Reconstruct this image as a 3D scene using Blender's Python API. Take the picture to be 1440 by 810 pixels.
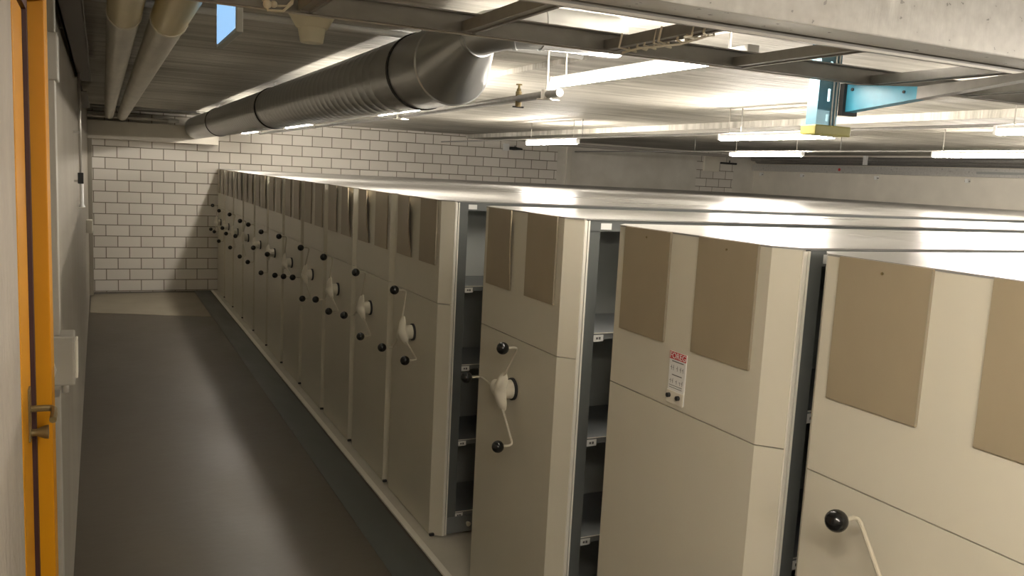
import bpy, bmesh, math, random
from mathutils import Vector, Matrix
PI = math.pi
random.seed(7)
for o in list(bpy.data.objects): bpy.data.objects.remove(o)
S = bpy.context.scene
COL = S.collection

# ---------------- camera, world, exposure ----------------
cd = bpy.data.cameras.new('camera'); cam = bpy.data.objects.new('camera', cd); COL.objects.link(cam)
cd.sensor_fit = 'HORIZONTAL'; cd.sensor_width = 36.0; cd.lens = 30.0; cd.clip_start = 0.02; cd.clip_end = 100
Rm = Matrix(((0.9004739042967926, 0.012575861428008844, -0.43472818563998633),
             (-0.4319765235930683, 0.1417654914197183, -0.8906732445217904),
             (0.05042847157051412, 0.9898203842879117, 0.13308860245412663)))
cam.matrix_world = Matrix.Translation((0, 0, 2.30)) @ Rm.to_4x4()
S.camera = cam
S.view_settings.view_transform = 'Standard'; S.view_settings.look = 'None'
S.view_settings.gamma = 1.0; S.view_settings.use_curve_mapping = False
S.view_settings.exposure = 1.28
w = bpy.data.worlds.new('world'); S.world = w; w.use_nodes = True
w.node_tree.nodes['Background'].inputs[0].default_value = (0.9, 0.95, 1, 1)
w.node_tree.nodes['Background'].inputs[1].default_value = 0.0
LAMP_E = 90.0          # strength of the fluorescent tubes
LAMP_C = (1.0, 0.92, 0.82, 1)

# ---------------- materials ----------------
def nd(nt, t, **kw):
    n = nt.nodes.new(t)
    for k, v in kw.items():
        if k in n.inputs: n.inputs[k].default_value = v
        else: setattr(n, k, v)
    return n
def mat(name, col, rough=0.5, metal=0.0, noise=0.0, nscale=(8, 8, 8), bump=0.0, bscale=None, spec=0.5, rnoise=0.0, coat=0.0, detail=4):
    m = bpy.data.materials.new(name); m.use_nodes = True; nt = m.node_tree
    b = nt.nodes['Principled BSDF']
    b.inputs['Roughness'].default_value = rough; b.inputs['Metallic'].default_value = metal
    b.inputs['Specular IOR Level'].default_value = spec; b.inputs['Coat Weight'].default_value = coat
    b.inputs['Base Color'].default_value = (*col, 1)
    tc = nd(nt, 'ShaderNodeTexCoord')
    mp = nd(nt, 'ShaderNodeMapping'); mp.inputs['Scale'].default_value = nscale
    nt.links.new(tc.outputs['Object'], mp.inputs[0])
    n = nd(nt, 'ShaderNodeTexNoise'); n.inputs['Scale'].default_value = 1; n.inputs['Detail'].default_value = detail
    nt.links.new(mp.outputs[0], n.inputs[0])
    if noise:
        mx = nd(nt, 'ShaderNodeMixRGB'); mr = nd(nt, 'ShaderNodeMapRange')
        mr.inputs['From Min'].default_value = .3; mr.inputs['From Max'].default_value = .7
        nt.links.new(n.outputs[0], mr.inputs[0]); nt.links.new(mr.outputs[0], mx.inputs[0])
        mx.inputs[1].default_value = (*[c * (1 - noise) for c in col], 1)
        mx.inputs[2].default_value = (*[min(1, c * (1 + noise)) for c in col], 1)
        nt.links.new(mx.outputs[0], b.inputs['Base Color'])
    if rnoise:
        mr = nd(nt, 'ShaderNodeMapRange'); mr.inputs['From Min'].default_value = .3; mr.inputs['From Max'].default_value = .7
        mr.inputs['To Min'].default_value = rough - rnoise; mr.inputs['To Max'].default_value = rough + rnoise
        nt.links.new(n.outputs[0], mr.inputs[0]); nt.links.new(mr.outputs[0], b.inputs['Roughness'])
    if bump:
        mp2 = nd(nt, 'ShaderNodeMapping'); mp2.inputs['Scale'].default_value = bscale or nscale
        nt.links.new(tc.outputs['Object'], mp2.inputs[0])
        n2 = nd(nt, 'ShaderNodeTexNoise'); n2.inputs['Scale'].default_value = 1; n2.inputs['Detail'].default_value = 3
        nt.links.new(mp2.outputs[0], n2.inputs[0])
        bp = nd(nt, 'ShaderNodeBump'); bp.inputs['Distance'].default_value = bump
        nt.links.new(n2.outputs[0], bp.inputs['Height']); nt.links.new(bp.outputs[0], b.inputs['Normal'])
    return m
def emis(name, col, e, base=(.8, .8, .8)):
    m = bpy.data.materials.new(name); m.use_nodes = True; b = m.node_tree.nodes['Principled BSDF']
    b.inputs['Base Color'].default_value = (*base, 1); b.inputs['Emission Color'].default_value = (*col[:3], 1)
    b.inputs['Emission Strength'].default_value = e; return m

M = {}
M['panel'] = mat('greige_enamel', (.60, .565, .46), .30, noise=.02, nscale=(3, 3, 3), bump=.0006, bscale=(5, 5, 2))
M['trim'] = mat('pale_trim', (.80, .77, .68), .35)
M['board'] = mat('brown_grey_board', (.31, .255, .17), .38, noise=.04, nscale=(6, 6, 3), bump=.0008, bscale=(7, 7, 5))
M['board_edge'] = mat('board_edge', (.30, .26, .19), .5)
M['steel'] = mat('grey_shelf_steel', (.18, .19, .19), .38, noise=.05, nscale=(2, 8, 8))
M['steel_dark'] = mat('dark_post_steel', (.12, .128, .122), .35)
M['sheet'] = mat('pale_back_sheet', (.40, .415, .39), .4)
M['top'] = mat('cabinet_top_enamel', (.27, .264, .247), .32, noise=.06, nscale=(.35, 3, 3), bump=.0012, bscale=(.8, 9, 4), rnoise=.05)
M['ivory'] = mat('ivory_plastic', (.72, .68, .57), .35)
M['rod'] = mat('ivory_rod', (.50, .46, .36), .3)
M['black'] = mat('black_ball_plastic', (.006, .006, .006), .16, spec=.5)
M['dark'] = mat('black_rubber', (.02, .02, .02), .6)
M['white'] = mat('white_card', (.75, .75, .72), .5)
M['ink'] = mat('grey_ink', (.12, .12, .12), .6)
M['red'] = mat('red_print', (.55, .05, .05), .5)
M['yellow'] = mat('yellow_door_paint', (.50, .215, .002), .5, spec=.25, noise=.06, nscale=(2, 2, .6))
M['maroon'] = mat('dark_red_seal', (.035, .008, .008), .6)
M['brass'] = mat('dull_brass', (.22, .17, .08), .4, metal=.6)
M['steelpipe'] = mat('pale_metal_pipe', (.55, .52, .47), .35, metal=.4)
M['trunk'] = mat('grey_trunking', (.36, .34, .29), .45, noise=.03)
M['galv'] = mat('galvanised_sheet', (.56, .545, .51), .36, metal=.4, noise=.10, nscale=(30, 30, 30), rnoise=.10, bump=.0006, bscale=(60, 60, 18))
M['galv_dark'] = mat('galvanised_rail', (.30, .29, .27), .45, metal=.55, noise=.08, nscale=(14, 30, 30))
M['duct'] = mat('duct_sheet', (.50, .51, .51), .30, metal=.85, noise=.03, nscale=(3, 3, 3))
M['duct_edge'] = mat('duct_seal', (.02, .02, .02), .6)
M['foil'] = mat('grey_foil_wrap', (.55, .51, .42), .36, metal=.25, noise=.12, nscale=(9, 2, 9), bump=.006, bscale=(14, 5, 14))
M['foil_y'] = mat('yellowish_foil_wrap', (.55, .45, .22), .33, metal=.25, noise=.06, nscale=(6, 2, 6))
M['cream'] = mat('cream_plastic', (.80, .74, .56), .45)
M['twine'] = mat('pale_twine', (.75, .70, .58), .7)
M['strip'] = mat('grey_floor_strip', (.065, .072, .064), .42, noise=.15, nscale=(5, 1.2, 5), rnoise=.06)
M['platform'] = mat('pale_floor_coating', (.55, .52, .44), .42, noise=.08, nscale=(3, 3, 3))
M['blue'] = mat('light_blue_arm', (.035, .26, .38), .38, noise=.10, nscale=(16, 16, 16))
M['olive'] = mat('yellow_olive_cap', (.23, .21, .05), .45, noise=.12, nscale=(14, 14, 14))
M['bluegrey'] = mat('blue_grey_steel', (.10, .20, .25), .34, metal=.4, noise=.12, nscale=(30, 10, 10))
M['brown'] = mat('dark_brown_paint', (.06, .04, .028), .5)
M['tube_twin'] = emis('lit_twin_tube', LAMP_C, LAMP_E * .45, (.9, .9, .9))
M['housing'] = mat('lamp_housing', (.72, .72, .70), .4)
M['tube'] = emis('lit_tube', LAMP_C, LAMP_E, (.9, .9, .9))
M['sign'] = emis('lit_blue_sign', (.26, .48, .78), .50, (.25, .36, .46))
M['signcase'] = mat('sign_case', (.33, .34, .32), .5)

# concrete walls and floor
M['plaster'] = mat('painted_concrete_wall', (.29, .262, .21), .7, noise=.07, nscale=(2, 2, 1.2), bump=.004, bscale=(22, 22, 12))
M['rough_white'] = mat('rough_white_wall', (.33, .29, .235), .8, noise=.07, nscale=(8, 8, 3), bump=.008, bscale=(34, 34, 10))
M['beam'] = mat('pale_concrete_beam', (.66, .62, .53), .7, noise=.05, nscale=(3, 3, 3))

def floor_mat():
    m = mat('concrete_floor', (.062, .050, .032), .48, noise=.16, nscale=(1.1, .55, 1), bump=.002, bscale=(9, 9, 9), detail=8, rnoise=.08)
    return m
M['floor'] = floor_mat()

def ceiling_mat():
    m = bpy.data.materials.new('board_marked_concrete'); m.use_nodes = True; nt = m.node_tree
    b = nt.nodes['Principled BSDF']; b.inputs['Roughness'].default_value = .62
    tc = nd(nt, 'ShaderNodeTexCoord')
    def noise(sc, det, rough=.5):
        mp = nd(nt, 'ShaderNodeMapping'); mp.inputs['Scale'].default_value = sc
        nt.links.new(tc.outputs['Object'], mp.inputs[0])
        n = nd(nt, 'ShaderNodeTexNoise'); n.inputs['Scale'].default_value = 1; n.inputs['Detail'].default_value = det
        n.inputs['Roughness'].default_value = rough
        nt.links.new(mp.outputs[0], n.inputs[0]); return n
    a = noise((.8, 8, 1), 6, .6); c = noise((.5, .7, 1), 3); d = noise((2.2, 26, 1), 3)
    r = nd(nt, 'ShaderNodeValToRGB')
    r.color_ramp.elements[0].position = .40; r.color_ramp.elements[0].color = (.36, .34, .285, 1)
    r.color_ramp.elements[1].position = .60; r.color_ramp.elements[1].color = (.70, .67, .60, 1)
    mx = nd(nt, 'ShaderNodeMath', operation='MULTIPLY_ADD'); mx.inputs[1].default_value = .55
    ad = nd(nt, 'ShaderNodeMath', operation='MULTIPLY'); ad.inputs[1].default_value = .45
    nt.links.new(c.outputs[0], ad.inputs[0]); nt.links.new(a.outputs[0], mx.inputs[0]); nt.links.new(ad.outputs[0], mx.inputs[2])
    nt.links.new(mx.outputs[0], r.inputs[0]); nt.links.new(r.outputs[0], b.inputs['Base Color'])
    h = nd(nt, 'ShaderNodeMath', operation='ADD'); nt.links.new(a.outputs[0], h.inputs[0])
    d2 = nd(nt, 'ShaderNodeMath', operation='MULTIPLY'); d2.inputs[1].default_value = .5
    nt.links.new(d.outputs[0], d2.inputs[0]); nt.links.new(d2.outputs[0], h.inputs[1])
    bp = nd(nt, 'ShaderNodeBump'); bp.inputs['Distance'].default_value = .035
    nt.links.new(h.outputs[0], bp.inputs['Height']); nt.links.new(bp.outputs[0], b.inputs['Normal'])
    return m
M['ceiling'] = ceiling_mat()

def back_mat():
    # block courses 0.184 high, with flush cast concrete between x 8.5 and 12.05 and past 13.1
    m = bpy.data.materials.new('block_and_concrete_wall'); m.use_nodes = True; nt = m.node_tree
    b = nt.nodes['Principled BSDF']; b.inputs['Roughness'].default_value = .75
    g = nd(nt, 'ShaderNodeNewGeometry'); sx = nd(nt, 'ShaderNodeSeparateXYZ'); nt.links.new(g.outputs['Position'], sx.inputs[0])
    cb = nd(nt, 'ShaderNodeCombineXYZ'); ax = nd(nt, 'ShaderNodeMath', operation='ADD'); ax.inputs[1].default_value = 10 * .355 - .10
    az = nd(nt, 'ShaderNodeMath', operation='ADD'); az.inputs[1].default_value = 20 * .184 - .015
    nt.links.new(sx.outputs[0], ax.inputs[0]); nt.links.new(sx.outputs[2], az.inputs[0])
    nt.links.new(ax.outputs[0], cb.inputs[0]); nt.links.new(az.outputs[0], cb.inputs[1])
    br = nd(nt, 'ShaderNodeTexBrick'); nt.links.new(cb.outputs[0], br.inputs['Vector'])
    br.offset = .5; br.inputs['Scale'].default_value = 1; br.inputs['Brick Width'].default_value = .355
    br.inputs['Row Height'].default_value = .184; br.inputs['Mortar Size'].default_value = .007; br.inputs['Mortar Smooth'].default_value = .3
    br.inputs['Color1'].default_value = (.66, .62, .55, 1); br.inputs['Color2'].default_value = (.74, .70, .63, 1)
    br.inputs['Mortar'].default_value = (.20, .17, .12, 1)
    n = nd(nt, 'ShaderNodeTexNoise'); n.inputs['Scale'].default_value = 2.2; n.inputs['Detail'].default_value = 6
    nt.links.new(g.outputs['Position'], n.inputs[0])
    cr = nd(nt, 'ShaderNodeValToRGB'); cr.color_ramp.elements[0].position = .3; cr.color_ramp.elements[1].position = .7
    cr.color_ramp.elements[0].color = (.60, .565, .49, 1); cr.color_ramp.elements[1].color = (.72, .69, .61, 1)
    nt.links.new(n.outputs[0], cr.inputs[0])
    def cmp(op, v):
        k = nd(nt, 'ShaderNodeMath', operation=op); k.inputs[1].default_value = v; nt.links.new(sx.outputs[0], k.inputs[0]); return k
    a1 = cmp('GREATER_THAN', 8.5); a2 = cmp('LESS_THAN', 12.05); a3 = cmp('GREATER_THAN', 13.1)
    mu = nd(nt, 'ShaderNodeMath', operation='MULTIPLY'); nt.links.new(a1.outputs[0], mu.inputs[0]); nt.links.new(a2.outputs[0], mu.inputs[1])
    ad = nd(nt, 'ShaderNodeMath', operation='ADD'); nt.links.new(mu.outputs[0], ad.inputs[0]); nt.links.new(a3.outputs[0], ad.inputs[1])
    mx = nd(nt, 'ShaderNodeMixRGB'); nt.links.new(ad.outputs[0], mx.inputs[0]); nt.links.new(br.outputs[0], mx.inputs[1]); nt.links.new(cr.outputs[0], mx.inputs[2])
    nt.links.new(mx.outputs[0], b.inputs['Base Color'])
    inv = nd(nt, 'ShaderNodeMath', operation='SUBTRACT'); inv.inputs[0].default_value = 1; nt.links.new(br.outputs['Fac'], inv.inputs[1])
    mh = nd(nt, 'ShaderNodeMath', operation='MAXIMUM'); nt.links.new(inv.outputs[0], mh.inputs[0]); nt.links.new(ad.outputs[0], mh.inputs[1])
    bp = nd(nt, 'ShaderNodeBump'); bp.inputs['Distance'].default_value = .008; nt.links.new(mh.outputs[0], bp.inputs['Height'])
    nt.links.new(bp.outputs[0], b.inputs['Normal'])
    return m
M['back'] = back_mat()

# ---------------- mesh helpers ----------------
class MB:
    def __init__(s): s.bm = bmesh.new()
    def box(s, x0, y0, z0, x1, y1, z1, bev=0):
        b = bmesh.new()
        bmesh.ops.create_cube(b, size=1)
        for v in b.verts:
            v.co = Vector(((x0 + x1) / 2 + v.co.x * (x1 - x0), (y0 + y1) / 2 + v.co.y * (y1 - y0), (z0 + z1) / 2 + v.co.z * (z1 - z0)))
        if bev: bmesh.ops.bevel(b, geom=b.edges[:], offset=bev, segments=2, affect='EDGES', profile=.6)
        s._join(b); return s
    def _join(s, b):
        me = bpy.data.meshes.new('t'); b.to_mesh(me); b.free(); s.bm.from_mesh(me); bpy.data.meshes.remove(me)
    def prism(s, pts, axis, a, b_, smooth=False):
        # pts: 2-D outline, extruded along axis from a to b_
        def mk(p, t):
            if axis == 'z': return (p[0], p[1], t)
            if axis == 'x': return (t, p[0], p[1])
            return (p[0], t, p[1])
        bm = s.bm
        A = [bm.verts.new(mk(p, a)) for p in pts]; B = [bm.verts.new(mk(p, b_)) for p in pts]
        n = len(pts); fs = [bm.faces.new(A[::-1]), bm.faces.new(B)]
        for i in range(n):
            f = bm.faces.new((A[i], A[(i + 1) % n], B[(i + 1) % n], B[i])); f.smooth = smooth
        return s
    def tube(s, pts, r, seg=10, cap=True, smooth=True):
        bm = s.bm; pts = [Vector(p) for p in pts]; rr = r if isinstance(r, (list, tuple)) else [r] * len(pts)
        prev = None; up = None; rings = []
        for i, p in enumerate(pts):
            if i == 0: d = pts[1] - pts[0]
            elif i == len(pts) - 1: d = pts[-1] - pts[-2]
            else: d = (pts[i + 1] - p).normalized() + (p - pts[i - 1]).normalized()
            d.normalize()
            if up is None:
                up = Vector((0, 0, 1)) if abs(d.z) < .9 else Vector((1, 0, 0))
            u = (up - d * up.dot(d)).normalized(); v = d.cross(u); up = u
            rings.append([bm.verts.new(p + (u * math.cos(2 * PI * k / seg) + v * math.sin(2 * PI * k / seg)) * rr[i]) for k in range(seg)])
        for a, b in zip(rings, rings[1:]):
            for k in range(seg):
                f = bm.faces.new((a[k], a[(k + 1) % seg], b[(k + 1) % seg], b[k])); f.smooth = smooth
        if cap: bm.faces.new(rings[0][::-1]); bm.faces.new(rings[-1])
        return s
    def rings(s, rs, cap=True, smooth=True):
        bm = s.bm; R_ = [[bm.verts.new(p) for p in r] for r in rs]
        n = len(rs[0])
        for a, b in zip(R_, R_[1:]):
            for k in range(n):
                f = bm.faces.new((a[k], a[(k + 1) % n], b[(k + 1) % n], b[k])); f.smooth = smooth
        if cap: bm.faces.new(R_[0][::-1]); bm.faces.new(R_[-1])
        return s
    def ball(s, c, r, seg=16):
        b = bmesh.new(); bmesh.ops.create_uvsphere(b, u_segments=seg, v_segments=seg // 2 + 2, radius=r)
        for v in b.verts: v.co += Vector(c)
        for f in b.faces: f.smooth = True
        s._join(b); return s
    def build(s, name, m, parent=None):
        bmesh.ops.recalc_face_normals(s.bm, faces=s.bm.faces[:])
        for e in s.bm.edges:
            if len(e.link_faces) == 2 and (e.calc_face_angle(0) > .6): e.smooth = False
        me = bpy.data.meshes.new(name); s.bm.to_mesh(me); s.bm.free()
        me.materials.append(M[m] if isinstance(m, str) else m)
        o = bpy.data.objects.new(name, me); COL.objects.link(o)
        if parent: o.parent = parent
        return o
def tag(o, label=None, cat=None, group=None, kind=None):
    if label: o['label'] = label
    if cat: o['category'] = cat
    if group: o['group'] = group
    if kind: o['kind'] = kind
    return o
def empty(name, loc, rz=0):
    o = bpy.data.objects.new(name, None); COL.objects.link(o); o.location = loc; o.rotation_euler.z = rz; o.empty_display_size = .1; return o
def copy_tree(o, parent=None):
    c = o.copy(); COL.objects.link(c)
    if parent: c.parent = parent
    for ch in list(o.children): copy_tree(ch, c)
    return c
def struct(name, mb, m, parent=None):
    o = mb.build(name, m, parent)
    if not parent: o['kind'] = 'structure'
    return o
def recenter(o, c):
    # put the object's origin at c (world), geometry stays
    c = Vector(c); o.data.transform(Matrix.Translation(-c)); o.location = c; return o

# ---------------- room shell ----------------
XL, XR, YB, YN, ZC = -.15, 13.7, 15.6, -4.0, 3.0
struct('floor', MB().box(XL - .3, YN - .1, -.15, XR + .2, YB + .2, 0), 'floor')
struct('ceiling', MB().box(XL - .3, YN - .1, ZC, XR + .2, YB + .2, ZC + .2), 'ceiling')
struct('wall_back', MB().box(XL - .3, YB, 0, XR + .2, YB + .2, ZC), 'back')
struct('wall_right', MB().box(XR, YN, 0, XR + .2, YB, ZC), 'beam')
struct('wall_front', MB().box(XL - .3, YN - .2, 0, XR + .2, YN, ZC), 'plaster')
wl = MB()
wl.box(XL - .2, 2.36, 0, XL, YB, ZC)
wl.box(XL - .2, YN, 0, XL, .9, ZC)
wl.box(XL - .2, .9, 0, XL, 2.36, .70)
wl.box(XL - .2, .9, 2.72, XL, 2.36, ZC)
struct('wall_left', wl, 'plaster')
struct('trim_1', MB().box(XL - .2, 1.49, .70, XL + .002, 1.955, 2.72, .002), 'rough_white')     # rough white jamb
struct('trim_2', MB().box(XL - .2, .90, .70, XL - .02, 1.49, 2.72), 'brown')
struct('trim_3', MB().box(XL, 15.2, 0, XL + .06, YB, 2.52, .004), 'plaster')          # far corner pier
# dropped beam in front of back wall
struct('trim_4', MB().box(XL, 15.05, 2.515, 1.80, YB, 2.80, .006), 'beam')
# shallow ceiling drops running along the room
struct('trim_5', MB().box(2.52, YN, 2.965, 3.3, YB, ZC, .004), 'ceiling')
struct('trim_6', MB().box(6.45, YN, 2.93, 7.3, YB, ZC, .004), 'ceiling')
struct('trim_7', MB().box(8.70, 15.56, 0, 8.82, YB, ZC, .004), 'beam')
# cover strip, edge and raised floor of the shelving
struct('trim_8', MB().box(1.475, YN, 0, 1.725, YB, .004), 'strip')
struct('trim_9', MB().box(1.745, YN, 0, 1.785, YB, .014, .002), 'trim')
struct('trim_10', MB().box(1.785, YN, 0, XR, YB, .010), 'platform')

M['screed'] = mat('pale_bare_screed', (.24, .21, .155), .7, noise=.10, nscale=(2, 2, 2))
struct('trim_11', MB().prism([(XL + .02, 13.55), (1.46, 12.95), (1.46, 15.35), (.9, 15.42), (XL + .02, 15.30)], 'z', 0, .003), 'screed')
# ---------------- yellow door in left wall ----------------
d = MB().box(XL - .055, 1.958, .72, XL + .004, 2.190, 2.60, .003)
door = struct('door_1', d, 'yellow')
struct('door_seal', MB().box(XL - .052, 2.190, .72, XL + .013, 2.222, 2.625).box(XL - .052, 1.958, 2.600, XL + .013, 2.190, 2.625), 'maroon', door)
struct('door_frame', MB().box(XL - .06, 2.222, .70, XL + .045, 2.355, 2.72, .003).box(XL - .06, 1.958, 2.625, XL + .045, 2.222, 2.72, .003), 'yellow', door)
h = MB().box(XL + .003, 2.095, 1.655, XL + .008, 2.135, 1.775, .002)
h.tube([(XL + .004, 2.115, 1.727), (XL + .035, 2.115, 1.727), (XL + .048, 2.115, 1.726), (XL + .054, 2.106, 1.724), (XL + .055, 2.07, 1.722), (XL + .054, 2.045, 1.718)], .0075, 10)
struct('door_handle', h, 'brass', door)
struct('lock_cylinder', MB().tube([(XL + .004, 2.115, 1.672), (XL + .018, 2.115, 1.672), (XL + .034, 2.115, 1.672), (XL + .042, 2.115, 1.672)], [.009, .008, .015, .016], 12), 'brass', door)

# ---------------- left wall fittings ----------------
t = tag(empty('cable_trunking', (XL, 3.04, 1.72)), 'grey vertical cable trunking between ceiling and switch box on left wall', 'cable trunking')
MB().box(0, -.05, .001, .034, .05, .79, .003).build('trunk', 'trunk', t)
MB().box(0, -.06, .79, .043, .06, .93, .004).build('coupling', 'trunk', t)
MB().box(0, -.045, .93, .036, .045, 1.105, .003).build('trunk', 'trunk', t)
t = tag(empty('switch_box', (XL, 3.04, 1.56)), 'grey plastic switch box under the vertical trunking on left wall', 'switch box')
MB().box(0, -.06, 0, .075, .06, .16, .006).build('box_body', 'trunk', t)
MB().box(.075, -.045, .02, .083, .045, .14, .003).build('rocker_switch', 'ivory', t)
MB().tube([(.045, 0, -.035), (.045, 0, 0)], .011).build('cable_gland', 'steelpipe', t)
o = MB().tube([(XL + .012, 2.78, .02), (XL + .012, 2.78, 1.62), (XL + .024, 2.78, 1.66), (XL + .012, 2.78, 1.70), (XL + .012, 2.78, 2.99)], .0085, 10).build('conduit_pipe', 'steelpipe')
tag(recenter(o, (XL + .012, 2.78, .02)), 'thin pale vertical pipe right beside the yellow door frame', 'pipe')
o = MB().box(XL, 3.00, .02, XL + .03, 3.10, 1.52, .003).build('cable_duct', 'trunk')
tag(recenter(o, (XL, 3.05, .02)), 'grey flat duct running down from the switch box to the floor', 'cable trunking')
t = tag(empty('pull_switch', (XL, 6.6, 1.92)), 'thin white conduit drop with small white switch end on left wall', 'switch')
MB().tube([(.04, 0, .22), (.04, 0, .905)], .009).build('conduit', 'steelpipe', t)
MB().box(.022, -.014, .16, .058, .014, .235, .003).build('clamp', 'dark', t)
MB().tube([(.045, 0, 0), (.045, 0, .02), (.045, 0, .17)], [.022, .013, .012]).build('switch_end', 'white', t)
MB().box(0, -.01, .5, .04, .01, .515).build('bracket', 'steelpipe', t); MB().box(0, -.01, .17, .04, .01, .185).build('bracket', 'steelpipe', t)
t = tag(empty('wall_box', (XL + .03, 12.2, 1.27)), 'small pale box on left wall near the far block wall', 'junction box')
MB().box(-.03, -.08, 0, .045, .08, .17, .01).build('box_body', 'ivory', t)
MB().box(.045, -.05, .03, .05, .05, .14).build('box_lid', 'white', t)
t = tag(empty('cable_channel', (XL + .02, 2.5, 2.83)), 'dark metal cable channel along the top of the left wall', 'cable channel')
MB().box(0, 0, 0, .008, 4.9, .07).box(0, 0, 0, .085, 4.9, .006).build('channel', 'brown', t)
MB().box(.082, 0, 0, .088, 4.9, .028).build('channel_lip', 'galv_dark', t)
MB().tube([(.035, 0, .022), (.03, 2.4, .02), (.035, 4.9, .022)], .014, 8).tube([(.06, 0, .018), (.062, 4.9, .018)], .009, 8).build('cable', 'dark', t)
for yy in (.4, 2.0, 3.6, 4.8):
    MB().box(-.02, yy, .02, 0, yy + .03, .15).build('bracket', 'galv_dark', t)
t = tag(empty('cable_channel', (XL + .02, 8.2, 2.80)), 'short dark cable channel on left wall beyond the longer one', 'cable channel')
MB().box(-.02, 0, 0, .006, 3.0, .06).box(0, 0, 0, .05, 3.0, .006).build('channel', 'brown', t)

# ---------------- insulated pipes ----------------
def ins_pipe(x0, x1, z, r, label):
    L0, L1 = -1.0, 14.85
    def px(y): return x0 + (x1 - x0) * (y - 3.0) / 12
    t = tag(empty('insulated_pipe', (px(L0), L0, z)), label, 'pipe')
    def seg(a, b, rad, m, name, n=12):
        pts = [(px(a + (b - a) * k / n) - px(L0), a + (b - a) * k / n - L0, 0) for k in range(n + 1)]
        MB().tube(pts, rad, 20).build(name, m, t)
    seg(4.05, L1, r, 'foil', 'foil_wrap', 30); seg(L0, 4.05, r * 1.01, 'foil_y', 'foil_wrap'); seg(4.03, 4.07, r * 1.07, 'twine', 'joint_ring', 2)
    for yy in (1.6, 6.5, 9.5, 12.5):
        MB().tube([(px(yy) - px(L0), yy - L0, r), (px(yy) - px(L0), yy - L0, ZC - z)], .006, 8).build('hanger_rod', 'galv_dark', t)
ins_pipe(.10, .16, 2.885, .066, 'left foil-wrapped insulated pipe under the ceiling by the left wall')
ins_pipe(.275, .345, 2.88, .073, 'right foil-wrapped insulated pipe under the ceiling, beside the blue sign')

# ---------------- conduits across the ceiling ----------------
def xconduit(y, z, x0, x1, r, label, m='steelpipe'):
    o = MB().tube([(0, 0, 0), ((x1 - x0) / 2, 0, 0), (x1 - x0, 0, 0)], r, 10).build('conduit_pipe', m)
    o.location = (x0, y, z); tag(o, label, 'conduit'); return o
xconduit(4.36, 2.980, -.02, 2.5, .016, 'thin conduit crossing the ceiling behind the cream funnel', 'housing')
xconduit(14.2, 2.98, -.1, 2.6, .018, 'conduit crossing the ceiling just before the far end of the pipes', 'galv_dark')
xconduit(14.96, 2.86, -.15, 1.03, .02, 'conduit above the pale beam at the far end of the aisle', 'steelpipe')
t = tag(empty('junction_box', (1.02, 14.96, 2.83)), 'small bright white box at the end of the conduit above the beam', 'junction box')
MB().box(0, -.04, 0, .16, .04, .06, .005).build('box_body', 'white', t)

# ---------------- exit sign ----------------
t = tag(empty('hanging_sign', (.42, 3.08, 2.725)), 'glowing light blue hanging sign beside the insulated pipes', 'sign')
MB().box(.003, 0, 0, .026, .52, .21, .003).build('sign_case', 'signcase', t)
MB().box(0, .018, .014, .004, .502, .196).build('lit_face', 'sign', t)
MB().box(.008, .05, .21, .022, .065, ZC - 2.725).build('hanger', 'galv_dark', t); MB().box(.008, .45, .21, .022, .465, ZC - 2.725).build('hanger', 'galv_dark', t)

# ---------------- cream funnel ----------------
fz = 2.855
t = tag(empty('ceiling_funnel', (.905, 4.12, fz)), 'cream tapering funnel hanging from the ceiling above the aisle', 'ceiling fitting')
def circ(r, z, n=28, e=1.0): return [(r * math.cos(2 * PI * k / n), r * e * math.sin(2 * PI * k / n), z) for k in range(n)]
MB().rings([circ(.050, .0), circ(.053, .004), circ(.066, .073)]).build('funnel_neck', 'cream', t)
MB().rings([circ(.071, .066), circ(.076, .073), circ(.104, .12), circ(.114, .135), circ(.118, .145)]).build('funnel_cone', 'cream', t)

# ---------------- ventilation duct ----------------
t = tag(empty('ventilation_duct', (1.45, 3.70, 2.775)), 'large round galvanised spiral duct running along the aisle ceiling', 'duct')
r0 = .18
def cy(x, z, r, y, n=48): return [(x + r * math.cos(2 * PI * k / n), y, z + r * math.sin(2 * PI * k / n)) for k in range(n)]
def ductseg(y0, y1, r, ribs=None):
    rs = []
    if ribs:
        y = y0
        while y < y1 - ribs:
            rs += [cy(0, 0, r, y), cy(0, 0, r, y + ribs * .84), cy(0, 0, r + .0018, y + ribs * .90), cy(0, 0, r + .0018, y + ribs * .95)]
            y += ribs
        rs += [cy(0, 0, r, y), cy(0, 0, r, y1)]
    else: rs = [cy(0, 0, r, y0), cy(0, 0, r, (y0 + y1) / 2), cy(0, 0, r, y1)]
    return MB().rings(rs)
ductseg(0.0, .62, r0 * 1.012).build('duct_collar', 'duct', t)
ductseg(.60, 4.35, r0, .13).build('duct_section', 'duct', t)
ductseg(4.35, 8.3, r0, .13).build('duct_section', 'duct', t)
ductseg(8.3, 11.3, r0 * .99).build('duct_section', 'duct', t)
for yy in (.40, 4.35, 8.3):
    MB().rings([cy(0, 0, r0 * 1.0, yy - .015), cy(0, 0, r0 * 1.045, yy - .010), cy(0, 0, r0 * 1.045, yy + .012), cy(0, 0, r0 * 1.0, yy + .018)]).build('clamp_ring', 'duct_edge', t)
    MB().box(-.010, yy - .012, r0, .010, yy + .012, ZC - 2.775).build('hanger', 'galv_dark', t)
MB().rings([cy(0, 0, r0 * .99, .015), cy(0, 0, r0 * 1.035, .008), cy(0, 0, r0 * 1.035, -.006), cy(0, 0, r0 * .99, -.012)]).build('flange_ring', 'duct', t)
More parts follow.
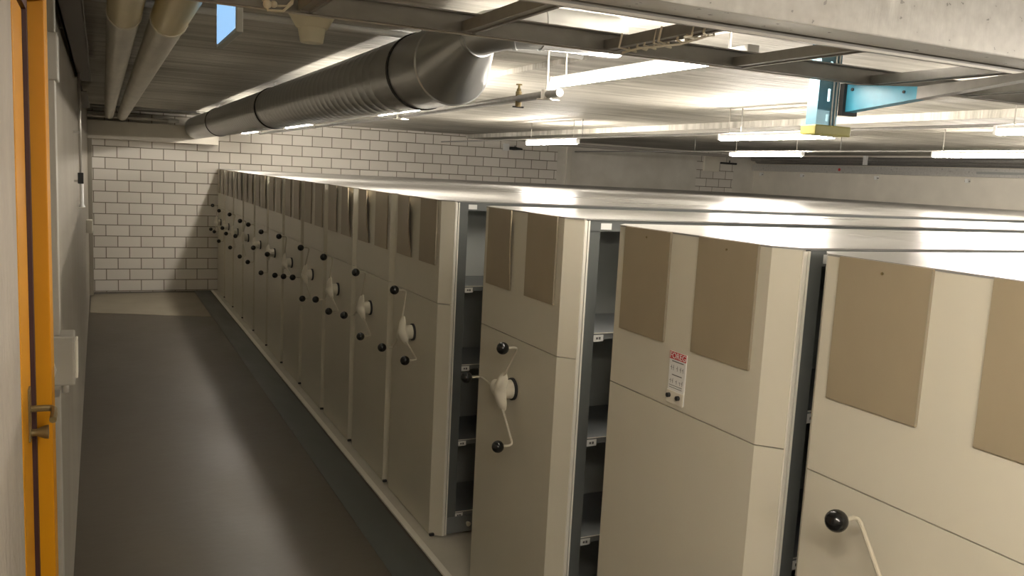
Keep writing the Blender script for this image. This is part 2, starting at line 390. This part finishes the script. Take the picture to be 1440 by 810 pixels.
# oblique reducer towards the small duct
x3, z3, r3, y3 = -.025, .082, .085, -.34
def ring3(c, r, nrm, n=48):
    nrm = Vector(nrm).normalized(); u = Vector((1, 0, 0)); u = (u - nrm * u.dot(nrm)).normalized(); v = u.cross(nrm)
    if v.z < 0: v = -v
    return [tuple(Vector(c) + (u * math.cos(2 * PI * k / n) + v * math.sin(2 * PI * k / n)) * r) for k in range(n)]
MB().rings([cy(0, 0, r0, 0), cy(0, 0, r0, -.012), ring3((x3, y3, z3), r3, (0, 1, 0))]).build('duct_reducer', 'duct', t)
pth = [(x3, y3, z3), (x3 + .015, y3 - .07, z3 + .01), (x3 + .09, y3 - .15, z3 + .025), (x3 + .20, y3 - .19, z3 + .03), (x3 + .55, y3 - .21, z3 + .03)]
mbp = MB().tube(pth, r3, 32); mbp.build('branch_elbow', 'duct', t)
for i in (0, 2, 3):
    a = Vector(pth[i]); dd = (Vector(pth[min(i + 1, 4)]) - Vector(pth[max(i - 1, 0)])).normalized()
    MB().tube([a - dd * .008, a + dd * .008], r3 * 1.06, 32).build('flange_ring', 'duct', t)

# ---------------- lamps ----------------
def lamp_proto(L=1.42, double=False):
    t = empty('batten_lamp', (0, 0, 0))
    MB().box(-.019, 0, .016, .019, L, .040, .003).build('lamp_housing', 'housing', t)
    if double:
        MB().tube([(-.018, .02, 0), (-.018, L / 2, 0), (-.018, L - .02, 0)], .014, 12).build('lamp_tube', 'tube_twin', t)
        MB().tube([(.024, .02, .032), (.024, L / 2, .032), (.024, L - .02, .032)], .012, 12).build('lamp_tube', 'tube_twin', t)
    else:
        MB().tube([(0, .02, -.004), (0, L / 2, -.004), (0, L - .02, -.004)], .019, 12).build('lamp_tube', 'tube', t)
    MB().box(-.024, -.004, -.018, .024, .018, .040, .003).build('end_cap', 'housing', t); MB().box(-.024, L - .018, -.018, .024, L + .004, .040, .003).build('end_cap', 'housing', t)
    for yy in (.12, L - .12): MB().tube([(0, yy, .04), (0, yy, ZC - 2.725)], .004, 8).build('hanger_rod', 'steelpipe', t)
    return t
LZ = 2.725
p1 = lamp_proto(1.40, True)
p2 = lamp_proto()
lamps = [
    (p1, 1.97, 2.30, 'lit twin-tube ceiling lamp nearest the camera, above the first cabinets'),
    (p2, 2.08, 5.45, 'lit ceiling lamp partly hidden behind the big round duct, nearer one'),
    (p2, 2.08, 9.35, 'short-looking lit lamp below the far part of the round duct'),
    (p2, 2.08, 12.9, 'farthest lit lamp of the row beside the round duct'),
    (p2, 5.40, 9.40, 'lit lamp in front of the block wall, right of the duct'),
    (p2, 5.28, 5.10, 'lit lamp just left of and behind the yellow-capped hanging post'),
    (p2, 5.26, 2.31, 'lit lamp cut off at the right edge of the picture, upper one'),
    (p2, 8.18, 8.42, 'lit lamp directly below the one behind the hanging post'),
    (p2, 8.18, 5.08, 'long lit lamp at the right edge below the others'),
    (p2, 5.3, -1.4, 'added unseen fill lamp over the shelving behind the camera, middle row'),  # added out of view to brighten the ceiling and walls
    (p2, 8.2, 1.5, 'added unseen fill lamp beyond the right edge, third row'),  # unseen too, added for the general brightness of the room
    (p2, .42, -.72, 'ceiling lamp over the aisle directly behind the camera'),
    (p2, .42, -2.45, 'added unseen fill lamp over the aisle farther behind the camera'),  # second aisle lamp, added to lift the cabinet end faces
    (p2, 11.3, .2, 'added unseen fill lamp over the far shelving ends, outside the picture on the right'),  # added out of frame to brighten the right and back walls
    (p2, 11.3, 5.6, 'added unseen fill lamp at the right wall, just outside the picture on the right'),  # likewise an added, unseen source for the right and back walls
]
used = set()
for p, x, y, lab in lamps:
    o = p if id(p) not in used else copy_tree(p); used.add(id(p))
    o.location = (x, y, LZ); tag(o, lab, 'ceiling lamp', 'batten lamps under the ceiling')

# ---------------- conductor tube under first lamp row ----------------
t = tag(empty('lamp_rail', (1.90, 3.50, 2.675)), 'dark rail tube carrying the lamp row beside the round duct', 'rail')
MB().tube([(0, 0, 0), (.09, 2.2, 0), (.15, 9, 0)], .019, 12).build('rail_tube', 'galv_dark', t)
for yy, zz in ((.14, 0), (2.6, 0), (5.4, 0)):
    xx = .04 * yy if yy < 2.2 else .09 + (yy - 2.2) * .0088
    MB().tube([(xx, yy, .02), (xx, yy, ZC - 2.675)], .006, 8).build('hanger_rod', 'steelpipe', t)
    MB().rings([circ(.026, z_) for z_ in (-.022, .022)]).build('clamp', 'steelpipe', t).location = (xx, yy, 0)
    MB().tube([(xx - .05, yy, -.024), (xx + .06, yy - .02, -.024)], .004, 6).build('clamp_bolt', 'steelpipe', t)
t = tag(empty('sprinkler_head', (1.92, 3.97, 2.69)), 'small brass sprinkler head standing on the rail near the duct end', 'sprinkler')
MB().tube([(0, 0, -.055), (0, 0, -.045), (0, 0, .02), (0, 0, .022), (0, 0, .03), (0, 0, .04), (0, 0, .055)], [.016, .016, .016, .012, .012, .006, .006], 10).build('sprinkler_body', 'brass', t)
MB().tube([(0, 0, .052), (0, 0, .058)], .016, 12).build('deflector', 'brass', t)
MB().box(-.03, -.004, -.06, .03, .004, -.052).build('clamp_plate', 'dark', t)

# rails for the other lamp rows
for x, y0, y1, lab in ((5.34, 2.4, 14.0, 'thin rail tube above the lamps right of the duct'), (8.28, 4.0, 14.5, 'thin rail tube along the lower lamp row at the right')):
    t = tag(empty('lamp_rail', (x, y0, 2.775)), lab, 'rail')
    MB().tube([(0, 0, 0), (0, (y1 - y0) / 2, 0), (0, y1 - y0, 0)], .011, 10).build('rail_tube', 'galv_dark', t)
    for yy in (1.0, 3.9, 6.8): MB().tube([(0, yy, 0), (0, yy, ZC - 2.775)], .005, 8).build('hanger_rod', 'galv_dark', t)

# ---------------- ladder cable tray ----------------
TZ = 2.68
t = tag(empty('ladder_cable_tray', (-.12, 1.745, TZ)), 'galvanised ladder cable tray crossing the ceiling close to the camera', 'cable tray')
L = 7.4
far = MB().box(0, .545, 0, L, .549, .056).box(0, .525, 0, L, .545, .004).box(0, .525, .052, L, .545, .056)
far.build('side_rail', 'galv_dark', t)
nr = MB().box(0, 0, 0, L, .004, .056).box(0, 0, 0, L, .024, .004).box(0, 0, .052, L, .024, .056)
nr.build('side_rail', 'galv_dark', t)
MB().box(0, -.004, -.003, L, .003, .004).build('edge_strip', 'steelpipe', t)
MB().box(0, .543, -.003, L, .551, .003).build('edge_strip', 'steelpipe', t)
for xr in (.02, .48, .935, 1.40, 1.895, 2.525, 3.0, 3.5, 4.0, 4.5, 5.0, 5.5, 6.0, 6.5):
    x = xr + .12 - .0
    MB().box(x - .014, .004, .004, x + .014, .545, .034).box(x + .010, .004, 0, x + .020, .545, .006).build('rung', 'galv_dark', t)
L = 6.7
t = tag(empty('cable_duct', (.58, 1.62, TZ + .012)), 'wide galvanised sheet-metal cable duct at the top right, in front of the ladder tray', 'cable duct')
MB().box(0, 0, .0, L, .118, .185, .004).build('duct_body', 'galv', t)
MB().box(0, -.006, .178, L, .124, .188, .002).build('duct_lid', 'galv', t)
for xx in (.55, 2.55, 4.55): MB().box(xx, -.003, .004, xx + .012, 0, .176).build('joint_cover', 'galv', t)

# support arm and post
t = tag(empty('hanging_post', (2.36, 2.33, 2.492)), 'blue-tinted slotted steel post hanging from the ceiling with yellow end cap', 'support post')
pm = MB()
H_ = ZC - 2.492
zs = [.03]
pm.box(-.05, 0, .03, -.006, .004, H_).box(.006, 0, .03, .048, .004, H_)
slots = [(.05, .075), (.12, .165), (.215, .26), (.31, .355), (.41, .455)]
zc = .03
for a, b in slots:
    pm.box(-.006, 0, zc, .006, .004, a); zc = b
pm.box(-.006, 0, zc, .006, .004, H_)
pm.box(-.050, .004, .03, -.046, .05, H_).box(.044, .004, .03, .048, .05, H_)
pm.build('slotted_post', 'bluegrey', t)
MB().tube([(.018, -.003, .03), (.018, -.003, H_)], .003, 6).tube([(.034, -.003, .03), (.034, -.003, H_)], .003, 6).build('post_edge', 'galv', t)
cap = MB(); cap.box(-.062, -.012, 0, .112, .062, .036, .005); cap.build('end_cap', 'olive', t)
t = tag(empty('support_arm', (2.42, 2.31, 2.578)), 'tapering bracket arm, light blue at its deep end, under the ladder tray', 'bracket')
def arm(y0, y1, m):
    def zb(y): return (.0 + (-y) / .60 * .060)
    def zt(y): return .097 - min(1, -y / .30) * .027 + max(0, -y - .30) * .045
    mb = MB()
    mb.prism([(y0, zb(y0)), (y0, zt(y0)), (y1, zt(y1)), (y1, zb(y1))], 'x', 0, .004)
    mb.prism([(y0, zb(y0)), (y0, zb(y0) + .004), (y1, zb(y1) + .004), (y1, zb(y1))], 'x', .004, .045)
    mb.prism([(y0, zt(y0) - .004), (y0, zt(y0)), (y1, zt(y1)), (y1, zt(y1) - .004)], 'x', .004, .045)
    return mb.build('arm_plate', m, t)
arm(0, -.30, 'blue'); arm(-.30, -.70, 'galv_dark')  # deep part of the arm light blue, outer part galvanised grey
MB().box(-.014, -.004, -.012, .060, .016, .10).build('arm_foot', 'dark', t)
MB().tube([(-.004, -.03, .078), (.004, -.03, .078)], .006, 10).tube([(-.004, -.25, .056), (.004, -.25, .056)], .005, 10).build('bolt', 'dark', t)

# twine on the tray and a wire clip
tw = MB()
random.seed(3)
for k in range(9):
    y = 1.80 + .045 * k + random.uniform(-.01, .01); x = 1.405 + random.uniform(-.02, .02)
    dx = random.uniform(-.05, .05)
    tw.tube([(x - .022, y, TZ + .035), (x - .024, y + .01, TZ - .004), (x + .005 + dx, y + .02, TZ - .008), (x + .024, y + .03, TZ - .003), (x + .022, y + .03, TZ + .034)], .0035, 6)
tw.tube([(1.40, 1.80, TZ - .008), (1.42, 1.95, TZ - .012), (1.39, 2.10, TZ - .010), (1.41, 2.22, TZ - .008)], .0035, 6)
o = tw.build('twine', 'twine'); tag(recenter(o, (1.405, 1.8, TZ)), 'pale twine wrapped around a rung of the ladder cable tray', 'twine')
tw = MB()
tw.tube([(.385, 2.280, TZ + .060), (.382, 2.276, TZ + .01), (.388, 2.27, TZ - .006), (.425, 2.268, TZ - .004), (.448, 2.272, TZ + .018), (.455, 2.28, TZ + .06)], .0035, 8)
tw.tube([(.375, 2.276, TZ + .018), (.40, 2.270, TZ + .006), (.435, 2.270, TZ + .010), (.452, 2.274, TZ + .03)], .003, 8)
tw.ball((.386, 2.268, TZ + .008), .011, 10); tw.ball((.402, 2.268, TZ + .010), .009, 10)
o = tw.build('wire_clip', 'twine'); tag(recenter(o, (.385, 2.27, TZ)), 'pale wire clip hooked on the ladder tray above the funnel', 'clip')

# ---------------- right-hand wall services ----------------
t = tag(empty('wall_trunking', (13.60, 5.0, 2.64)), 'long pale galvanised trunking along the far right wall', 'cable trunking')
MB().box(0, 0, 0, .10, 10.55, .145, .004).build('trunk_body', 'galv', t)
MB().box(-.006, 4.0, .05, 0, 4.9, .09).box(-.006, 3.0, .05, 0, 3.7, .09).build('label_strip', 'signcase', t)
MB().tube([(-.008, 7.95, .07), (0, 7.95, .07)], .03, 12).build('red_cap', 'red', t)
for x_, z_, r_, lab in ((13.45, 2.90, .05, 'dark thick pipe above the trunking on the far right wall, nearer one'), (13.60, 2.86, .06, 'dark thick pipe above the trunking on the far right wall, rear one')):
    o = MB().tube([(0, 0, 0), (0, 5, 0), (0, 10.4, 0)], r_, 14).build('service_pipe', 'galv_dark'); o.location = (x_, 5, z_); tag(o, lab, 'pipe')
wbp = None
for i, (y, lab) in enumerate(((15.3, 'first small bracket under the wall trunking, nearest the corner'), (14.03, 'second small bracket under the wall trunking from the corner'),
                              (12.06, 'third small bracket under the wall trunking from the corner'), (10.1, 'fourth small bracket under the wall trunking from the corner'), (8.4, 'fifth bracket under the wall trunking, right of the picture'))):
    if wbp is None:
        wbp = empty('wall_bracket', (0, 0, 0)); MB().box(-.07, -.03, 0, 0, .03, .07, .006).build('bracket_body', 'white', wbp); MB().box(-.05, -.05, .02, -.03, .05, .035).build('bracket_pin', 'brown', wbp); o = wbp
    else: o = copy_tree(wbp)
    o.location = (XR, y, 2.535); tag(o, lab, 'bracket', 'brackets under the right wall trunking')
o = MB().box(0, -.06, 0, .42, 0, .37, .01).build('control_box', 'ivory'); o.location = (12.22, YB, 2.565); tag(o, 'pale square box high on the back wall near the right corner', 'electrical box')
t = tag(empty('valve_box', (7.25, YB, 2.74)), 'small white box with a dark valve high on the block wall', 'junction box')
MB().box(0, -.06, 0, .12, 0, .14, .006).build('box_body', 'white', t)
MB().tube([(.12, -.07, .05), (.22, -.07, .05), (.40, -.07, .045)], [.03, .035, .015], 10).tube([(.24, -.07, .05), (.24, -.07, .11)], .012, 8).build('valve', 'dark', t)
t = tag(empty('pipe_valve', (13.0, YB - .022, 2.72)), 'dark small valve on the back wall beside the pale box', 'valve')
MB().tube([(-.3, 0, .05), (.15, 0, .05)], .022, 10).tube([(-.05, 0, .05), (-.05, 0, .12)], .012, 8).build('valve_body', 'dark', t)
xc = MB().tube([(0, 0, 0), (3, 0, 0), (5.9, 0, 0)], .03, 10).build('service_pipe', 'steelpipe'); xc.location = (7.7, 15.45, 2.93); tag(xc, 'pale pipe under the ceiling along the back wall', 'pipe')
# pendant strip lamp bit between dark pipes
o = MB().box(-.05, -.04, 0, 0, .04, .18, .004).build('pipe_marker', 'white'); o.location = (13.55 - .16, 12.1, 2.80); tag(o, 'bright white marker plate between the dark pipes at the far right wall', 'marker')

# ---------------- mobile shelving ----------------
XF = 1.85
LEN = 11.45
SH = [.165, .635, 1.115, 1.605]
HT = 2.115
def text_mesh(s, size, name, m, parent, mw):
    c = bpy.data.curves.new(name, 'FONT'); c.body = s; c.size = size; c.extrude = .0004; c.align_x = 'CENTER'; c.align_y = 'CENTER'
    tmp = bpy.data.objects.new('tmp', c); COL.objects.link(tmp)
    dg = bpy.context.evaluated_depsgraph_get(); me = bpy.data.meshes.new_from_object(tmp.evaluated_get(dg)); bpy.data.objects.remove(tmp)
    me.transform(mw); me.materials.clear(); me.materials.append(M[m])
    o = bpy.data.objects.new(name, me); COL.objects.link(o); o.parent = parent; return o

def board_mesh(bow=0.0, tilt=0.0, far_=False):
    # upright thin board, bowed away from the panel along its edge
    bm = bmesh.new(); ny, nz = 8, 12; W_, Hb = .295, .400
    F, B = [], []
    for j in range(nz + 1):
        v = j / nz; rf, rb = [], []
        for i in range(ny + 1):
            u = i / ny
            e = (1 - u) ** 2      # near edge (towards -y) lifts
            lift = bow * e * (math.sin(PI * min(1, v * 1.05)) * .5 + .5 * v ** 2) + tilt * v * e
            y = -W_ / 2 + W_ * u; z = Hb * v
            rf.append(bm.verts.new((-.009 - lift, y + lift * .15, z))); rb.append(bm.verts.new((-.002 - lift, y + lift * .15, z)))
        F.append(rf); B.append(rb)
    for j in range(nz):
        for i in range(ny):
            f = bm.faces.new((F[j][i], F[j][i + 1], F[j + 1][i + 1], F[j + 1][i])); f.smooth = True
            f = bm.faces.new((B[j][i], B[j + 1][i], B[j + 1][i + 1], B[j][i + 1])); f.smooth = True
    for j in range(nz):
        bm.faces.new((F[j][0], F[j + 1][0], B[j + 1][0], B[j][0])); bm.faces.new((F[j][ny], B[j][ny], B[j + 1][ny], F[j + 1][ny]))
    for i in range(ny):
        bm.faces.new((F[0][i], B[0][i], B[0][i + 1], F[0][i + 1])); bm.faces.new((F[nz][i], F[nz][i + 1], B[nz][i + 1], B[nz][i]))
    mb = MB(); mb.bm.free(); mb.bm = bm; return mb

PROF = [(.0, -.425), (.062, -.488), (.075, -.488), (.075, .488), (.062, .488), (.0, .425)]
def unit_proto():
    u = empty('mobile_shelving_unit', (0, 0, 0))
    MB().prism(PROF, 'z', .018, 1.4895).build('lower_end_panel', 'panel', u)
    MB().prism(PROF, 'z', 1.4935, HT).build('upper_end_panel', 'panel', u)
    MB().box(.010, -.42, 1.488, .07, .42, 1.495).build('panel_joint', 'brown', u)
    for s in (-1, 1):
        MB().box(.064, min(s * .486, s * .4922), .02, .080, max(s * .486, s * .4922), HT - .004, .002).box(.084, min(s * .484, s * .491), .02, .093, max(s * .484, s * .491), HT - .004).build('edge_trim', 'trim', u)
    # top cover in sheets
    tp = MB()
    x = .0
    tp.prism([(-.002, -.425), (.061, -.492), (.92, -.492), (.92, .492), (.061, .492), (-.002, .425)], 'z', HT, HT + .006)
    x = .924
    while x < LEN - .1:
        x2 = min(x + 1.05, LEN); tp.box(x, -.492, HT, x2, .492, HT + .006); x = x2 + .004
    tp.build('top_cover', 'top', u)
    fr = MB()
    for s in (-1, 1):
        for x in [.095 + 1.05 * k for k in range(11)]:
            x1 = x + .055
            fr.box(x, min(s * .485, s * .445), .03, x1, max(s * .485, s * .445), HT - .001)
        fr.box(.095, min(s * .487, s * .47), HT - .05, LEN, max(s * .487, s * .47), HT - .001)
    fr.box(LEN - .01, -.485, .03, LEN, .485, HT - .001)
    fr.build('upright_frame', 'steel_dark', u)
    MB().box(.08, -.004, .14, LEN - .01, .004, HT - .001).build('back_sheet', 'sheet', u)
    MB().box(.08, -.44, .14, .094, .44, HT - .001).build('side_sheet', 'sheet', u)
    bs = MB().box(.08, -.487, .028, LEN, .487, .135)
    bs.build('plinth', 'steel', u)
    for z in SH:
        for s in (-1, 1):
            b = MB().box(.097, min(s * .472, s * .006), z - .004, LEN - .012, max(s * .472, s * .006), z)
            b.box(.150, min(s * .478, s * .472), z - .030, LEN - .012, max(s * .478, s * .472), z)
            sh = b.build('shelf', 'steel', u)
            if s < 0:
                MB().box(.152, -.4795, z - .004, LEN - .02, -.478, z + .0005).build('shelf_edge', 'trim', sh)
                for xc_ in (.178,):
                    lb = MB().box(xc_ - .026, -.4810, z - .040, xc_ + .026, -.479, z - .010).build('shelf_label', 'white', sh)
                MB().box(.166, -.4816, z - .030, .176, -.481, z - .020).box(.180, -.4816, z - .031, .190, -.481, z - .019).build('label_print', 'ink', sh)
    MB().box(.150, -.489, HT - .042, .205, -.487, HT - .014).build('rail_label', 'white', u)
    return u

def wheel_proto():
    wv = MB().rings([[(x, r * math.cos(2 * PI * k / 24), r * math.sin(2 * PI * k / 24)) for k in range(24)] for x, r in ((0, .040), (-.012, .040), (-.014, .048), (-.068, .044))])
    hub = wv
    rs = []
    for x, sc in ((-.060, .80), (-.064, 1.0), (-.070, 1.03), (-.080, .93), (-.092, .70), (-.100, .42), (-.103, .12)):
        ring = []
        for k in range(48):
            a = 2 * PI * k / 48
            r = .078 + .026 * math.cos(3 * a) + .003 * math.cos(6 * a)
            ring.append((x, r * sc * math.cos(a), r * sc * math.sin(a)))
        rs.append(ring)
    hub.rings(rs)
    return hub
def make_wheel(parent, yc, theta, proto=[None]):
    if proto[0] is None:
        h = wheel_proto().build('handwheel', 'ivory', parent)
        MB().rings([[(x, r * math.cos(2 * PI * k / 24), r * math.sin(2 * PI * k / 24)) for k in range(24)] for x, r in ((.0, .056), (-.012, .056), (-.014, .053))]).build('wheel_disc', 'dark', h)
        for k in range(3):
            a = 2 * PI * k / 3; c, s = math.cos(a), math.sin(a)
            P_ = lambda x, r: (x, r * c, r * s)
            MB().tube([P_(-.078, .06), P_(-.076, .10), P_(-.062, .22), P_(-.058, .262), P_(-.062, .274), P_(-.074, .279), P_(-.115, .279)], .0062, 8).build('spoke', 'rod', h)
            MB().ball((-.135, .279 * c, .279 * s), .030, 20).build('ball_knob', 'black', h)
        proto[0] = h
    else:
        h = copy_tree(proto[0], parent)
    h.location = (0, 0, 1.235); h.rotation_euler = (math.radians(theta), 0, 0)
    return h

ords = ['first', 'second', 'third', 'fourth', 'fifth', 'sixth', 'seventh', 'eighth', 'ninth', 'tenth', 'eleventh']
units = [('A', 1.345, 50, 'shelving unit at the right edge, nearest of all, with large brown boards'),
         ('B', 2.42, None, 'shelving unit with a red and white load plate on its end panel'),
         ('C', 3.72, 0, 'shelving unit standing alone between two open gaps, with a three-armed handwheel')]
ths = [88, 99, 93, 107, 84, 57, 62, 0, -10, 60, 90]
for i in range(11):
    lab = ('nearest shelving unit of the long closed row, with open shelves on its right' if i == 0 else
           'farthest shelving unit of the closed row, against the back wall' if i == 10 else
           '%s shelving unit of the long closed row, counted from its open end' % ords[i])
    units.append(('D%d' % i, 5.235 + .985 * i, ths[i], lab))
proto = None
bows = {'C': ((0, 0), (.014, .004)), 'D0': ((0, 0), (.028, .012)), 'D1': ((.004, 0), (.026, .012)), 'D2': ((.020, .016), (.012, .0)), 'D3': ((.004, 0), (0, 0)),
        'D4': ((.008, .006), (.004, 0)), 'D5': ((.010, 0), (.006, 0)), 'D6': ((.014, .004), (.008, 0)), 'D7': ((.016, .006), (.016, 0)), 'D8': ((.02, 0), (.01, 0)), 'D9': ((.01, 0), (.01, 0)), 'D10': ((.01, 0), (.01, 0))}
bm_cache = {}
UW = {}
for k, (key, yc, th, lab) in enumerate(units):
    if proto is None:
        proto = unit_proto(); u = proto
        base_children = list(u.children)
    else:
        u = proto.copy(); COL.objects.link(u)
        for ch in base_children: copy_tree(ch, u)
    u.location = (XF, yc, .0)
    tag(u, lab, 'mobile shelving', 'mobile shelving units in a row')
    for (side, (bw, tl)) in zip((-1, 1), bows.get(key, ((0, 0), (0, 0)))):
        ck = (bw, tl)
        if ck in bm_cache:
            b = bm_cache[ck].copy(); COL.objects.link(b); b.parent = u
        else:
            b = board_mesh(bw, tl).build('notice_board', 'board', u); bm_cache[ck] = b
            bm_cache[ck] = b
        b.location = (0, side * .2275, HT - .400 + .004)
        e = MB().box(-.011, -.1485, .004, -.001, -.1465, .396).build('board_edge', 'board_edge', b) if (bw == 0) else None
        if key == 'A' or key == 'B': 
            for dz in (.37,): MB().tube([(-.0095, 0, dz), (-.012, 0, dz)], .004, 8).build('rivet', 'brass', b)
    if th is not None: make_wheel(u, yc, th)
    if key in ('A', 'C', 'D0'):
        MB().tube([(.235, -.487, .085), (.235, -.51, .085), (.235, -.515, .085)], [.010, .016, .012], 12).build('plinth_knob', 'ivory', u)
    if i is not None and k >= 3:
        MB().box(-.010, -.475, .022, .02, -.455, .038, .003).build('bumper', 'dark', u)
    UW[key] = u

# load plate on unit B
u = UW['B']
lp = MB().box(-.004, -.058, 0, 0, .038, .185, .001).build('load_plate', 'white', u); lp.location = (0, 0, 1.513)
lp['label'] = 'white plate with red heading and two dark knobs'
MB().box(-.0046, -.058, .158, -.004, .038, .185).build('plate_heading', 'red', lp)
# local frame: text faces -x; its reading direction runs towards -y
mw = Matrix(((0, 0, -1, -.0048), (-1, 0, 0, -.010), (0, 1, 0, .1705), (0, 0, 0, 1)))
text_mesh('FOREG', .030, 'heading_text', 'white', lp, mw)
ink = MB()
random.seed(5)
ink.box(-.0045, -.045, .149, -.004, .022, .1525)
for z, hgt in ((.118, .020), (.071, .018)):
    for y in (-.045, -.032, -.012, .010, .022):
        ink.box(-.0045, y, z, -.004, y + .0018, z + hgt * random.uniform(.6, 1)); ink.box(-.0045, y, z + hgt * .45, -.004, y + .007, z + hgt * .45 + .002)
ink.box(-.0045, -.040, .100, -.004, .018, .1035)
ink.box(-.0045, -.045, .062, -.004, .030, .064).box(-.0045, -.045, .054, -.004, .030, .056)
ink.build('plate_print', 'ink', lp)
MB().box(-.0075, -.058, -.002, -.004, .038, .044, .001).build('plate_foot', 'signcase', lp).data.materials[0] = M['ivory']
MB().tube([(-.006, -.034, .026), (-.018, -.034, .026)], .0085, 14).build('knob', 'dark', lp)
MB().tube([(-.006, .020, .026), (-.018, .020, .026)], .0085, 14).build('knob', 'dark', lp)
